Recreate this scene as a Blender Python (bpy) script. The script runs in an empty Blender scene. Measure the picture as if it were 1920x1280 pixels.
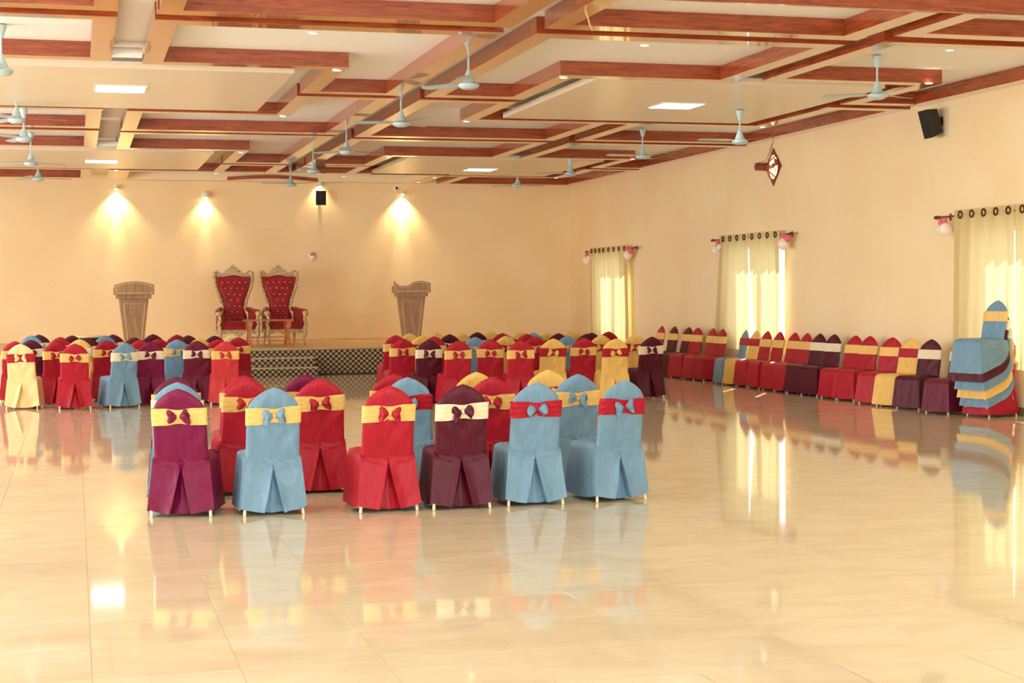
import bpy, math, random
from math import sin, cos, pi, sqrt, exp, radians
from mathutils import Vector, Matrix, noise

random.seed(7)
scene = bpy.context.scene
COL = scene.collection

# ------------------------------------------------------------------ camera
HC = 1.68
YAW, PIT, ROL, FPX = .26785, .03038, -.00731, 2985.
_fw = Vector((sin(YAW) * cos(PIT), cos(YAW) * cos(PIT), -sin(PIT)))
_rt = Vector((cos(YAW), -sin(YAW), 0))
_up = _rt.cross(_fw)
CR = cos(ROL) * _rt + sin(ROL) * _up
CU = -sin(ROL) * _rt + cos(ROL) * _up
cam_d = bpy.data.cameras.new('camera')
cam_d.sensor_width = 36
cam_d.lens = FPX / 1920 * 36
cam_d.clip_end = 200
cam = bpy.data.objects.new('camera', cam_d)
COL.objects.link(cam)
cam.matrix_world = Matrix(((CR.x, CU.x, -_fw.x, 0), (CR.y, CU.y, -_fw.y, 0), (CR.z, CU.z, -_fw.z, HC), (0, 0, 0, 1)))
scene.camera = cam

# ------------------------------------------------------------------ view, world, sun, daylight fill
scene.view_settings.view_transform = 'Standard'
scene.view_settings.look = 'None'
scene.view_settings.gamma = 1
scene.view_settings.use_curve_mapping = False
scene.view_settings.exposure = 0.33
scene.cycles.max_bounces = 10
scene.cycles.diffuse_bounces = 6
scene.cycles.glossy_bounces = 5
scene.cycles.transmission_bounces = 8
scene.cycles.transparent_max_bounces = 12
scene.cycles.sample_clamp_indirect = 6
w = bpy.data.worlds.new('sky')
scene.world = w
w.use_nodes = True
w.node_tree.nodes['Background'].inputs[0].default_value = (.86, .93, 1, 1)
w.node_tree.nodes['Background'].inputs[1].default_value = 2.6


def lamp(name, kind, loc, energy, color, direction=None, size=None, size_y=None, parent=None, **kw):
    d = bpy.data.lights.new(name, kind)
    d.energy = energy
    d.color = color
    if kind == 'AREA':
        d.shape = 'RECTANGLE'
        d.size = size
        d.size_y = size_y
    for k, v in kw.items():
        setattr(d, k, v)
    o = bpy.data.objects.new(name, d)
    COL.objects.link(o)
    o.location = loc
    if direction is not None:
        o.rotation_euler = Vector(direction).to_track_quat('-Z', 'Y').to_euler()
    if parent:
        o.parent = parent
    return o


lamp('sun', 'SUN', (20, 40, 20), 14, (1, .95, .86), (-.547 * .81, -.837 * .81, -.588), angle=.009)
# area lamps added as soft daylight fill from the left and behind the camera
for i, yy in enumerate((3.5, 11.0, 18.5, 26.0, 33.0)):
    lamp('daylight_fill_left', 'AREA', (-8.9, yy, 1.75), (330, 330, 330, 270, 110)[i], (.96, .98, 1), (1, 0, 0), 3.4, 2.7)
lamp('daylight_fill_rear', 'AREA', (4.5, -4.3, 1.9), 420, (.96, .98, 1), (0, 1, .12), 12, 3.2)

# ------------------------------------------------------------------ materials


def srgb(r, g, b):
    f = lambda c: c / 12.92 if c <= .04045 else ((c + .055) / 1.055) ** 2.4
    return (f(r / 255), f(g / 255), f(b / 255), 1)


def mat(name, color, rough=.6, metal=0., spec=.5, sheen=0., emit=None, estr=0., coat=0.):
    m = bpy.data.materials.new(name)
    m.use_nodes = True
    p = m.node_tree.nodes['Principled BSDF']
    p.inputs['Base Color'].default_value = color
    p.inputs['Roughness'].default_value = rough
    p.inputs['Metallic'].default_value = metal
    p.inputs['Specular IOR Level'].default_value = spec
    p.inputs['Sheen Weight'].default_value = sheen
    p.inputs['Coat Weight'].default_value = coat
    if emit:
        p.inputs['Emission Color'].default_value = emit
        p.inputs['Emission Strength'].default_value = estr
    return m


def nodes(m):
    return m.node_tree.nodes, m.node_tree.links, m.node_tree.nodes['Principled BSDF']


def add_noise_color(m, c1, c2, scale=(1, 1, 1), nscale=4., detail=5., rough=.55, dist=0., lo=.35, hi=.65, bump=0., bdist=.01, coord='Object', rnd=False):
    n, l, p = nodes(m)
    tc = n.new('ShaderNodeTexCoord')
    mp = n.new('ShaderNodeMapping')
    mp.inputs['Scale'].default_value = scale
    l.new(tc.outputs[coord], mp.inputs[0])
    if rnd:
        oi = n.new('ShaderNodeObjectInfo')
        mu = n.new('ShaderNodeMath')
        mu.operation = 'MULTIPLY'
        mu.inputs[1].default_value = 37.
        l.new(oi.outputs['Random'], mu.inputs[0])
        l.new(mu.outputs[0], mp.inputs['Location'])
    nz = n.new('ShaderNodeTexNoise')
    nz.inputs['Scale'].default_value = nscale
    nz.inputs['Detail'].default_value = detail
    nz.inputs['Roughness'].default_value = rough
    nz.inputs['Distortion'].default_value = dist
    l.new(mp.outputs[0], nz.inputs['Vector'])
    r = n.new('ShaderNodeValToRGB')
    r.color_ramp.elements[0].position = lo
    r.color_ramp.elements[1].position = hi
    r.color_ramp.elements[0].color = c1
    r.color_ramp.elements[1].color = c2
    l.new(nz.outputs['Fac'], r.inputs[0])
    l.new(r.outputs[0], p.inputs['Base Color'])
    if bump:
        b = n.new('ShaderNodeBump')
        b.inputs['Strength'].default_value = bump
        b.inputs['Distance'].default_value = bdist
        l.new(nz.outputs['Fac'], b.inputs['Height'])
        l.new(b.outputs[0], p.inputs['Normal'])
    return nz


def mixc(c, k):
    return (min(1, c[0] * k), min(1, c[1] * k), min(1, c[2] * k), 1)


M = {}
M['wall'] = mat('wall_paint', srgb(238, 214, 178), .55, spec=.3)
add_noise_color(M['wall'], srgb(246, 223, 176), srgb(250, 231, 189), nscale=.8, coord='Object', bump=.04, bdist=.01)
M['ceil'] = mat('ceiling_paint', srgb(249, 247, 242), .6)
M['panel'] = mat('gypsum_paint', srgb(232, 219, 196), .25)
M['cream'] = mat('cream_laminate', srgb(240, 224, 190), .35)
M['wood'] = mat('laminate_wood', srgb(150, 66, 34), .2, spec=.6, coat=.6)
M['soffit'] = mat('soffit_wood', srgb(200, 132, 74), .16, spec=.7, coat=1.)  # undersides take a lighter, more orange wood tone than the beam sides
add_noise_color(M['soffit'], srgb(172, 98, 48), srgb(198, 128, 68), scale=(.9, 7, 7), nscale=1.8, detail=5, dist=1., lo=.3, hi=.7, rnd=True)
add_noise_color(M['wood'], srgb(110, 40, 19), srgb(184, 88, 46), scale=(.8, 11, 11), nscale=2.2, detail=7, rough=.62, dist=1.3, lo=.28, hi=.72, bump=.05, bdist=.003, rnd=True)
M['floor_base'] = mat('grout', srgb(214, 196, 162), .6)
M['tile'] = mat('vitrified_tile', srgb(240, 228, 205), .05, spec=.36)
add_noise_color(M['tile'], srgb(217, 202, 172), srgb(229, 217, 192), scale=(1, 2.2, 1), nscale=1.5, detail=6, dist=1.0, lo=.3, hi=.7, rnd=True)
M['led'] = mat('led_diffuser', (1, 1, 1, 1), .5, emit=(1, .98, .94, 1), estr=14)
M['bulb'] = mat('downlight_bulb', (1, 1, 1, 1), .5, emit=(1, .88, .66, 1), estr=9)
M['wallbulb'] = mat('spot_bulb', (1, 1, 1, 1), .5, emit=(1, .86, .55, 1), estr=12)
M['white'] = mat('white_plastic', srgb(240, 238, 230), .4)
M['fan'] = mat('fan_enamel', srgb(190, 214, 220), .28)
M['chrome'] = mat('chrome', srgb(200, 196, 186), .2, metal=1)
M['leg'] = mat('chair_leg_enamel', srgb(232, 220, 184), .4)
M['black'] = mat('black_plastic', srgb(30, 28, 28), .5)
M['grille'] = mat('speaker_grille', srgb(22, 21, 22), .7)
M['rod'] = mat('curtain_rod_copper', srgb(126, 66, 40), .3, metal=.6)
M['eyelet'] = mat('eyelet_bronze', srgb(92, 58, 36), .25, metal=.9)
M['wf'] = mat('window_frame_paint', srgb(236, 230, 216), .5)
M['base'] = mat('skirting_tile', srgb(128, 112, 92), .3)
M['balw'] = mat('white_balloon', srgb(252, 240, 222), .25)
M['balp'] = mat('pink_balloon', srgb(232, 110, 130), .25)
M['exh'] = mat('exhaust_brown_metal', srgb(140, 66, 52), .45, metal=.2)
M['cable'] = mat('cable_brown', srgb(110, 84, 54), .6)
M['wire'] = mat('wire_yellow', srgb(240, 205, 140), .6)
M['silver'] = mat('carved_gilt', srgb(196, 176, 130), .38, metal=.4)
add_noise_color(M['silver'], srgb(166, 138, 88), srgb(236, 216, 170), nscale=38, detail=4, lo=.36, hi=.6, bump=.7, bdist=.02)
M['velvet'] = mat('red_velvet', srgb(160, 6, 16), .55, sheen=.15)
add_noise_color(M['velvet'], srgb(140, 3, 12), srgb(178, 10, 20), nscale=9, detail=3, bump=.15, bdist=.01)
M['button'] = mat('crystal_button', (1, 1, 1, 1), .1, emit=(1, .95, .9, 1), estr=.0)
M['lect'] = mat('lectern_veneer', srgb(176, 130, 88), .5)
add_noise_color(M['lect'], srgb(146, 110, 78), srgb(182, 146, 108), scale=(9, 9, 1.2), nscale=1.6, detail=6, dist=1.2, lo=.3, hi=.7)
M['inlay'] = mat('pale_inlay', srgb(240, 212, 160), .5)
M['table'] = mat('table_wood', srgb(206, 122, 62), .35)
add_noise_color(M['table'], srgb(178, 92, 42), srgb(214, 136, 74), scale=(1.5, 9, 9), nscale=2, detail=5, dist=.8)
M['stage'] = mat('stage_boards', srgb(222, 186, 134), .35)
add_noise_color(M['stage'], srgb(204, 164, 110), srgb(228, 194, 142), scale=(1, 8, 1), nscale=1.2, detail=5)
M['stagetrim'] = mat('stage_edge_trim', srgb(216, 200, 166), .4)
M['mark'] = mat('bare_plaster', srgb(250, 240, 222), .8)


def cloth(name, c, var=.12):
    m = mat(name, c, .42, spec=.28)
    add_noise_color(m, mixc(c, 1 - var), mixc(c, 1 + var * .6), scale=(7, 7, 2.2), nscale=1.6, detail=4, dist=1.5, lo=.3, hi=.7, bump=.32, bdist=.03, rnd=True)
    return m


CC = {
    'red': srgb(176, 26, 46), 'coral red': srgb(200, 56, 62), 'crimson': srgb(162, 16, 38), 'magenta': srgb(118, 10, 64),
    'wine': srgb(104, 20, 50), 'maroon': srgb(84, 12, 36), 'blue': srgb(116, 154, 182), 'yellow': srgb(236, 194, 108), 'pale yellow': srgb(240, 214, 154),
}
SC = {'yellow': srgb(240, 198, 118), 'cream': srgb(238, 224, 192), 'red': srgb(174, 20, 44)}
CLOTH = {k: cloth(k.replace(' ', '_') + '_satin', v) for k, v in CC.items()}
SASH = {k: cloth(k + '_sash_satin', v, .07) for k, v in SC.items()}
BOWM = {k: cloth(k.replace(' ', '_') + '_bow_satin', v, .3) for k, v in CC.items()}

# curtain: translucent cloth
m = bpy.data.materials.new('curtain_cloth')
m.use_nodes = True
n, l = m.node_tree.nodes, m.node_tree.links
n.remove(n['Principled BSDF'])
df = n.new('ShaderNodeBsdfDiffuse'); df.inputs[0].default_value = srgb(216, 199, 150)
tr = n.new('ShaderNodeBsdfTranslucent'); tr.inputs[0].default_value = srgb(239, 217, 160)
mx = n.new('ShaderNodeMixShader'); mx.inputs[0].default_value = .27
l.new(df.outputs[0], mx.inputs[1]); l.new(tr.outputs[0], mx.inputs[2])
l.new(mx.outputs[0], n['Material Output'].inputs[0])
M['curtain'] = m
# window pane: clear glass
m = bpy.data.materials.new('window_glass')
m.use_nodes = True
n, l = m.node_tree.nodes, m.node_tree.links
n.remove(n['Principled BSDF'])
a = n.new('ShaderNodeBsdfTransparent'); a.inputs[0].default_value = (.95, .97, .97, 1)
g = n.new('ShaderNodeBsdfGlossy'); g.inputs['Roughness'].default_value = .03
mx = n.new('ShaderNodeMixShader'); mx.inputs[0].default_value = .06
l.new(a.outputs[0], mx.inputs[1]); l.new(g.outputs[0], mx.inputs[2]); l.new(mx.outputs[0], n['Material Output'].inputs[0])
M['glass'] = m
# checked stage cloth: woven stripes crossing on the diagonal
m = mat('diagonal_check_cloth', (1, 1, 1, 1), .7)
n, l, p = nodes(m)
tc = n.new('ShaderNodeTexCoord'); sx = n.new('ShaderNodeSeparateXYZ'); l.new(tc.outputs['Object'], sx.inputs[0])


def mth(op, a, b=None):
    k = n.new('ShaderNodeMath'); k.operation = op
    for i, v in enumerate((a, b)):
        if v is None:
            continue
        if isinstance(v, (int, float)):
            k.inputs[i].default_value = v
        else:
            l.new(v, k.inputs[i])
    return k.outputs[0]


PER = .118
st = []
for op in ('ADD', 'SUBTRACT'):
    fr = mth('FRACT', mth('DIVIDE', mth(op, sx.outputs['X'], mth('MULTIPLY', sx.outputs['Z'], 1.08)), PER))
    st.append(mth('LESS_THAN', fr, .52))
sm_ = mth('ADD', st[0], st[1])
rp = n.new('ShaderNodeValToRGB'); rp.color_ramp.interpolation = 'CONSTANT'
rp.color_ramp.elements[0].color = srgb(220, 194, 150); rp.color_ramp.elements[0].position = 0
rp.color_ramp.elements[1].color = srgb(122, 112, 98); rp.color_ramp.elements[1].position = .25
e = rp.color_ramp.elements.new(.75); e.color = srgb(28, 22, 30)
l.new(mth('DIVIDE', sm_, 2.), rp.inputs[0]); l.new(rp.outputs[0], p.inputs['Base Color'])
M['check'] = m

# ------------------------------------------------------------------ mesh helpers


class MB:
    def __init__(s):
        s.v, s.f = [], []

    def add(s, v, f):
        o = len(s.v)
        s.v += [tuple(q) for q in v]
        s.f += [tuple(i + o for i in q) for q in f]
        return s

    def box(s, lo, hi):
        x0, y0, z0 = lo; x1, y1, z1 = hi
        return s.add([(x0, y0, z0), (x1, y0, z0), (x1, y1, z0), (x0, y1, z0), (x0, y0, z1), (x1, y0, z1), (x1, y1, z1), (x0, y1, z1)],
                     [(0, 3, 2, 1), (4, 5, 6, 7), (0, 1, 5, 4), (1, 2, 6, 5), (2, 3, 7, 6), (3, 0, 4, 7)])

    def bbox(s, lo, hi, b):
        """box with chamfered edges"""
        x0, y0, z0 = lo; x1, y1, z1 = hi
        prof = [(z0, b), (z0 + b, 0), (z1 - b, 0), (z1, b)]
        v = []
        for z, i in prof:
            for (px, py) in ((x0 + i + b, y0 + i), (x1 - i - b, y0 + i), (x1 - i, y0 + i + b), (x1 - i, y1 - i - b), (x1 - i - b, y1 - i), (x0 + i + b, y1 - i), (x0 + i, y1 - i - b), (x0 + i, y0 + i + b)):
                v.append((px, py, z))
        f = [tuple(range(7, -1, -1)), tuple(range(24, 32))]
        for k in range(3):
            for j in range(8):
                f.append((k * 8 + j, k * 8 + (j + 1) % 8, k * 8 + 8 + (j + 1) % 8, k * 8 + 8 + j))
        return s.add(v, f)

    def lathe(s, prof, n=24, c=(0, 0, 0), ax='z', cap=True):
        v = []
        for r, h in prof:
            for k in range(n):
                a = 2 * pi * k / n
                p = (r * cos(a), r * sin(a), h)
                if ax == 'x':
                    p = (h, r * cos(a), r * sin(a))
                elif ax == 'y':
                    p = (r * sin(a), h, r * cos(a))
                v.append((p[0] + c[0], p[1] + c[1], p[2] + c[2]))
        f = []
        for i in range(len(prof) - 1):
            for k in range(n):
                f.append((i * n + k, i * n + (k + 1) % n, (i + 1) * n + (k + 1) % n, (i + 1) * n + k))
        if cap:
            f.append(tuple(range(n - 1, -1, -1)))
            f.append(tuple((len(prof) - 1) * n + k for k in range(n)))
        return s.add(v, f)

    def tube(s, pts, r, n=8):
        pts = [Vector(p) for p in pts]
        rs = r if isinstance(r, (list, tuple)) else [r] * len(pts)
        v, f = [], []
        ref = None
        for i, p in enumerate(pts):
            d = (pts[min(i + 1, len(pts) - 1)] - pts[max(i - 1, 0)]).normalized()
            if ref is None:
                ref = Vector((0, 0, 1)) if abs(d.z) < .9 else Vector((1, 0, 0))
            a = (ref - d * ref.dot(d)).normalized()
            ref = a
            b = d.cross(a)
            for k in range(n):
                t = 2 * pi * k / n
                v.append(p + (a * cos(t) + b * sin(t)) * rs[i])
        for i in range(len(pts) - 1):
            for k in range(n):
                f.append((i * n + k, i * n + (k + 1) % n, (i + 1) * n + (k + 1) % n, (i + 1) * n + k))
        f.append(tuple(range(n - 1, -1, -1)))
        f.append(tuple((len(pts) - 1) * n + k for k in range(n)))
        return s.add(v, f)

    def prism(s, poly, y0, y1):
        """polygon given as (x, z), extruded from y0 to y1"""
        n = len(poly)
        v = [(x, y0, z) for x, z in poly] + [(x, y1, z) for x, z in poly]
        f = [tuple(range(n)), tuple(range(2 * n - 1, n - 1, -1))]
        for k in range(n):
            f.append((k, n + k, n + (k + 1) % n, (k + 1) % n))
        return s.add(v, f)

    def grid(s, fn, nu, nv, closed=False):
        v = [fn(i / (nu if closed else nu - 1), j / (nv - 1)) for j in range(nv) for i in range(nu)]
        f = []
        for j in range(nv - 1):
            for i in range(nu if closed else nu - 1):
                i2 = (i + 1) % nu
                f.append((j * nu + i, j * nu + i2, (j + 1) * nu + i2, (j + 1) * nu + i))
        return s.add(v, f)

    def ball(s, c, r, n=14, sq=(1, 1, 1)):
        m_ = n // 2 + 1
        prof = [(max(1e-4, sin(pi * i / (m_ - 1))) * r, -cos(pi * i / (m_ - 1)) * r) for i in range(m_)]
        k0 = len(s.v)
        s.lathe(prof, n, (0, 0, 0), cap=False)
        s.v[k0:] = [(x * sq[0] + c[0], y * sq[1] + c[1], z * sq[2] + c[2]) for x, y, z in s.v[k0:]]
        return s

    def mesh(s, name, material, smooth=None):
        me = bpy.data.meshes.new(name)
        me.from_pydata(s.v, [], s.f)
        me.materials.append(material)
        if smooth is not None:
            me.polygons.foreach_set('use_smooth', [True] * len(me.polygons))
            if smooth < 3:
                me.set_sharp_from_angle(angle=smooth)
        me.update()
        return me

    def build(s, name, material, parent=None, smooth=None, loc=(0, 0, 0), rot=(0, 0, 0)):
        o = bpy.data.objects.new(name, s.mesh(name, material, smooth))
        return place(o, parent, loc, rot)


def place(o, parent=None, loc=(0, 0, 0), rot=(0, 0, 0)):
    COL.objects.link(o)
    o.location = loc
    o.rotation_euler = rot
    if parent:
        o.parent = parent
    return o


def inst(name, me, parent, loc=(0, 0, 0), rot=(0, 0, 0), material=None):
    o = bpy.data.objects.new(name, me)
    place(o, parent, loc, rot)
    if material:
        o.material_slots[0].link = 'OBJECT'
        o.material_slots[0].material = material
    return o


def thing(name, label, cat, loc=(0, 0, 0), rotz=0, group=None):
    o = bpy.data.objects.new(name, None)
    o.empty_display_size = .1
    place(o, None, loc, (0, 0, rotz))
    return tag(o, label, cat, group)


def tag(o, label, cat, group=None):
    o['label'] = label
    o['category'] = cat
    if group:
        o['group'] = group
    return o


def struct(name, mb, material, smooth=None):
    o = mb.build(name, material, None, smooth)
    o['kind'] = 'structure'
    return o


# ------------------------------------------------------------------ room shell
XR, YB, XL, YF = 12.1, 38.45, -9.0, -4.5
ZC, ZB, ZP = 4.56, 4.38, 4.38      # recessed ceiling, underside of beams, underside of dropped panels

# floor: slab, then tiles
flo = struct('floor', MB().box((XL, YF, -.25), (XR, YB + .2, -.004)), M['floor_base'])
TX, TY, T0, T1 = .645, .661, .05, 7.83
cells = []
for i in range(-15, 20):
    for j in range(-20, 48):
        x0, y0 = T0 + i * TX, T1 + j * TY
        x1, y1 = min(x0 + TX, XR), min(y0 + TY, YB)
        if x0 >= XR - .02 or x1 <= XL or y0 >= YB - .02:
            continue
        cx, cy = (x0 + x1) / 2, (y0 + y1) / 2
        seen = 6.2 < cy < 21 and -.06 * cy - .5 < cx < .64 * cy + .4
        cells.append((0 if seen else 1, cy, max(x0, XL), y0, x1, y1))
cells.sort()
unit = {}
rest = MB()
J = .0009
for k, (far, cy, x0, y0, x1, y1) in enumerate(cells):
    tz = [random.uniform(-.00016, .00016) for _ in range(4)]
    if far or k >= 300:
        rest.add([(x0 + J, y0 + J, 0), (x1 - J, y0 + J, 0), (x1 - J, y1 - J, 0), (x0 + J, y1 - J, 0)], [(0, 1, 2, 3)])
        continue
    key = (round(x1 - x0, 3), round(y1 - y0, 3), k % 7)
    if key not in unit:
        a, b = x1 - x0 - 2 * J, y1 - y0 - 2 * J
        c = .0006
        mb = MB().add([(0, 0, -.006), (a, 0, -.006), (a, b, -.006), (0, b, -.006), (0, 0, -c), (a, 0, -c), (a, b, -c), (0, b, -c),
                       (c, c, tz[0]), (a - c, c, tz[1]), (a - c, b - c, tz[2]), (c, b - c, tz[3])],
                      [(0, 1, 5, 4), (1, 2, 6, 5), (2, 3, 7, 6), (3, 0, 4, 7), (4, 5, 9, 8), (5, 6, 10, 9), (6, 7, 11, 10), (7, 4, 8, 11), (8, 9, 10, 11)])
        unit[key] = mb.mesh('tile', M['tile'])
    inst('tile', unit[key], flo, (x0 + J, y0 + J, 0))
o = rest.build('tile', M['tile'], flo)
o['kind'] = 'stuff'

struct('wall_back', MB().box((XL - .2, YB, -.2), (XR + .22, YB + .2, 4.9)), M['wall'])
wb = bpy.data.objects['wall_back']


def onback(px, py, y=YB):
    d = (px - 960) / FPX * CR - (py - 640) / FPX * CU + _fw
    return Vector((0, 0, HC)) + d * (y / d.y)


def onwall(px, py, x=XR):
    d = (px - 960) / FPX * CR - (py - 640) / FPX * CU + _fw
    return Vector((0, 0, HC)) + d * (x / d.x)


def onlevel(px, py, z):
    d = (px - 960) / FPX * CR - (py - 640) / FPX * CU + _fw
    return Vector((0, 0, HC)) + d * ((z - HC) / d.z)


# bare plaster scuffs on the back wall paint
for (mx_, my, mw, mh, an) in ((150, 473, .22, .035, .5), (191, 467, .16, .03, -.2), (131, 484, .03, .09, .3), (152, 565, .12, .03, -.3), (497, 426, .42, .02, .12), (524, 420, .3, .018, .2), (254, 492, .05, .03, 0), (97, 532, .04, .04, 0)):
    p = onback(mx_, my)
    pts = [(cos(t) * mw / 2 * (1 + .35 * sin(3 * t + mx_)), sin(t) * mh / 2 * (1 + .4 * cos(2 * t + my))) for t in [2 * pi * k / 14 for k in range(14)]]
    pts = [(x * cos(an) - z * sin(an), x * sin(an) + z * cos(an)) for x, z in pts]
    MB().prism(pts, -.0015, .002).build('paint_scuff', M['mark'], wb, None, (p.x, YB, p.z))

# right wall with three window openings and the round hole of the exhaust fan
WIN = [(34.15, 36.2), (25.86, 28.25), (17.35, 19.75)]
WZ0, WZ1 = .75, 2.52
EX = onwall(1451, 313)
mb = MB()
T = .22
RH = .235
EH0, EH1 = EX.y - .3, EX.y + .3
brk = sorted([YF, YB, EH0, EH1] + [y for w_ in WIN for y in w_])
for y0, y1 in zip(brk, brk[1:]):
    ym = (y0 + y1) / 2
    zs = [-.2]
    if any(a_ < ym < b_ for a_, b_ in WIN):
        zs += [WZ0, WZ1]
    if EH0 < ym < EH1:
        zs += [EX.z - .3, EX.z + .3]
    zs.append(4.9)
    for z0, z1 in zip(zs[::2], zs[1::2]):
        mb.box((XR, y0, z0), (XR + T, y1, z1))
N = 32
for t in range(N):
    q = []
    for tt in (t, t + 1):
        a_ = 2 * pi * tt / N + pi / 4
        k_ = .3 / max(abs(cos(a_)), abs(sin(a_)))
        q.append(((cos(a_) * RH, sin(a_) * RH), (cos(a_) * k_, sin(a_) * k_)))
    (i0, o0), (i1, o1) = q
    vv = [(XR, EX.y + c[0], EX.z + c[1]) for c in (i0, o0, o1, i1)] + [(XR + T, EX.y + c[0], EX.z + c[1]) for c in (i0, o0, o1, i1)]
    mb.add(vv, [(0, 1, 2, 3), (7, 6, 5, 4), (0, 3, 7, 4)])
struct('wall_right', mb, M['wall'])
# unseen left and rear walls, with openings added for the daylight fill lamps
mb = MB()
mb.box((XL - .2, YF, 3.2), (XL, YB, 4.9)); mb.box((XL - .2, YF, -.2), (XL, YB, .3))
prev = YF
for yy in (3.5, 11.0, 18.5, 26.0, 33.0):
    mb.box((XL - .2, prev, .3), (XL, yy - 1.8, 3.2)); prev = yy + 1.8
mb.box((XL - .2, prev, .3), (XL, YB, 3.2))
struct('wall_left', mb, M['wall'])
mb = MB()
mb.box((XL - .2, YF - .2, 3.6), (XR + T, YF, 4.9)); mb.box((XL - .2, YF - .2, -.2), (-1.6, YF, 3.6)); mb.box((10.6, YF - .2, -.2), (XR + T, YF, 3.6))
struct('wall_front', mb, M['wall'])
struct('baseboard_right', MB().box((XR - .014, YF, 0), (XR, 33.1, .115)), M['base'])
struct('baseboard_back', MB().box((XL, YB - .03, .566), (XR, YB, .61)), M['stage'])

# windows: frame, mullion and panes
for i, (y0, y1) in enumerate(WIN):
    f = .05
    mb = MB()
    xa, xb = XR + .1, XR + .16
    mb.box((xa, y0, WZ0), (xb, y1, WZ0 + f)); mb.box((xa, y0, WZ1 - f), (xb, y1, WZ1))
    mb.box((xa, y0, WZ0 + f), (xb, y0 + f, WZ1 - f)); mb.box((xa, y1 - f, WZ0 + f), (xb, y1, WZ1 - f))
    ym = (y0 + y1) / 2
    mb.box((xa, ym - .04, WZ0 + f), (xb, ym + .04, WZ1 - f))
    w_ = struct('window_%d' % (i + 1), mb, M['wf'])
    for q0, q1 in ((y0 + f, ym - .04), (ym + .04, y1 - f)):
        MB().box((xa + .026, q0, WZ0 + f), (xa + .032, q1, WZ1 - f)).build('pane', M['glass'], w_)

# ------------------------------------------------------------------ ceiling
cei = struct('ceiling', MB().box((XL, YF, ZC), (XR + T, YB + .2, ZC + .3)), M['ceil'])
beam_n = 0


def beam(x0, x1, y0, y1, z0=ZB, z1=ZC, m_='wood'):
    """one boxed beam; its mesh runs along its own X axis so the grain follows the length"""
    lx, ly = x1 - x0, y1 - y0
    c = ((x0 + x1) / 2, (y0 + y1) / 2, z0)
    if lx >= ly:
        a, b, r = lx, ly, 0
    else:
        a, b, r = ly, lx, pi / 2
    h = z1 - z0
    o = MB().bbox((-a / 2, -b / 2, .004 if m_ == 'wood' else 0), (a / 2, b / 2, h), .003).build('beam', M[m_], cei, None, c, (0, 0, r))
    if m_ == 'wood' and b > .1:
        MB().box((-a / 2, -b / 2, 0), (a / 2, b / 2, .004)).build('soffit', M['soffit'], o)


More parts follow.
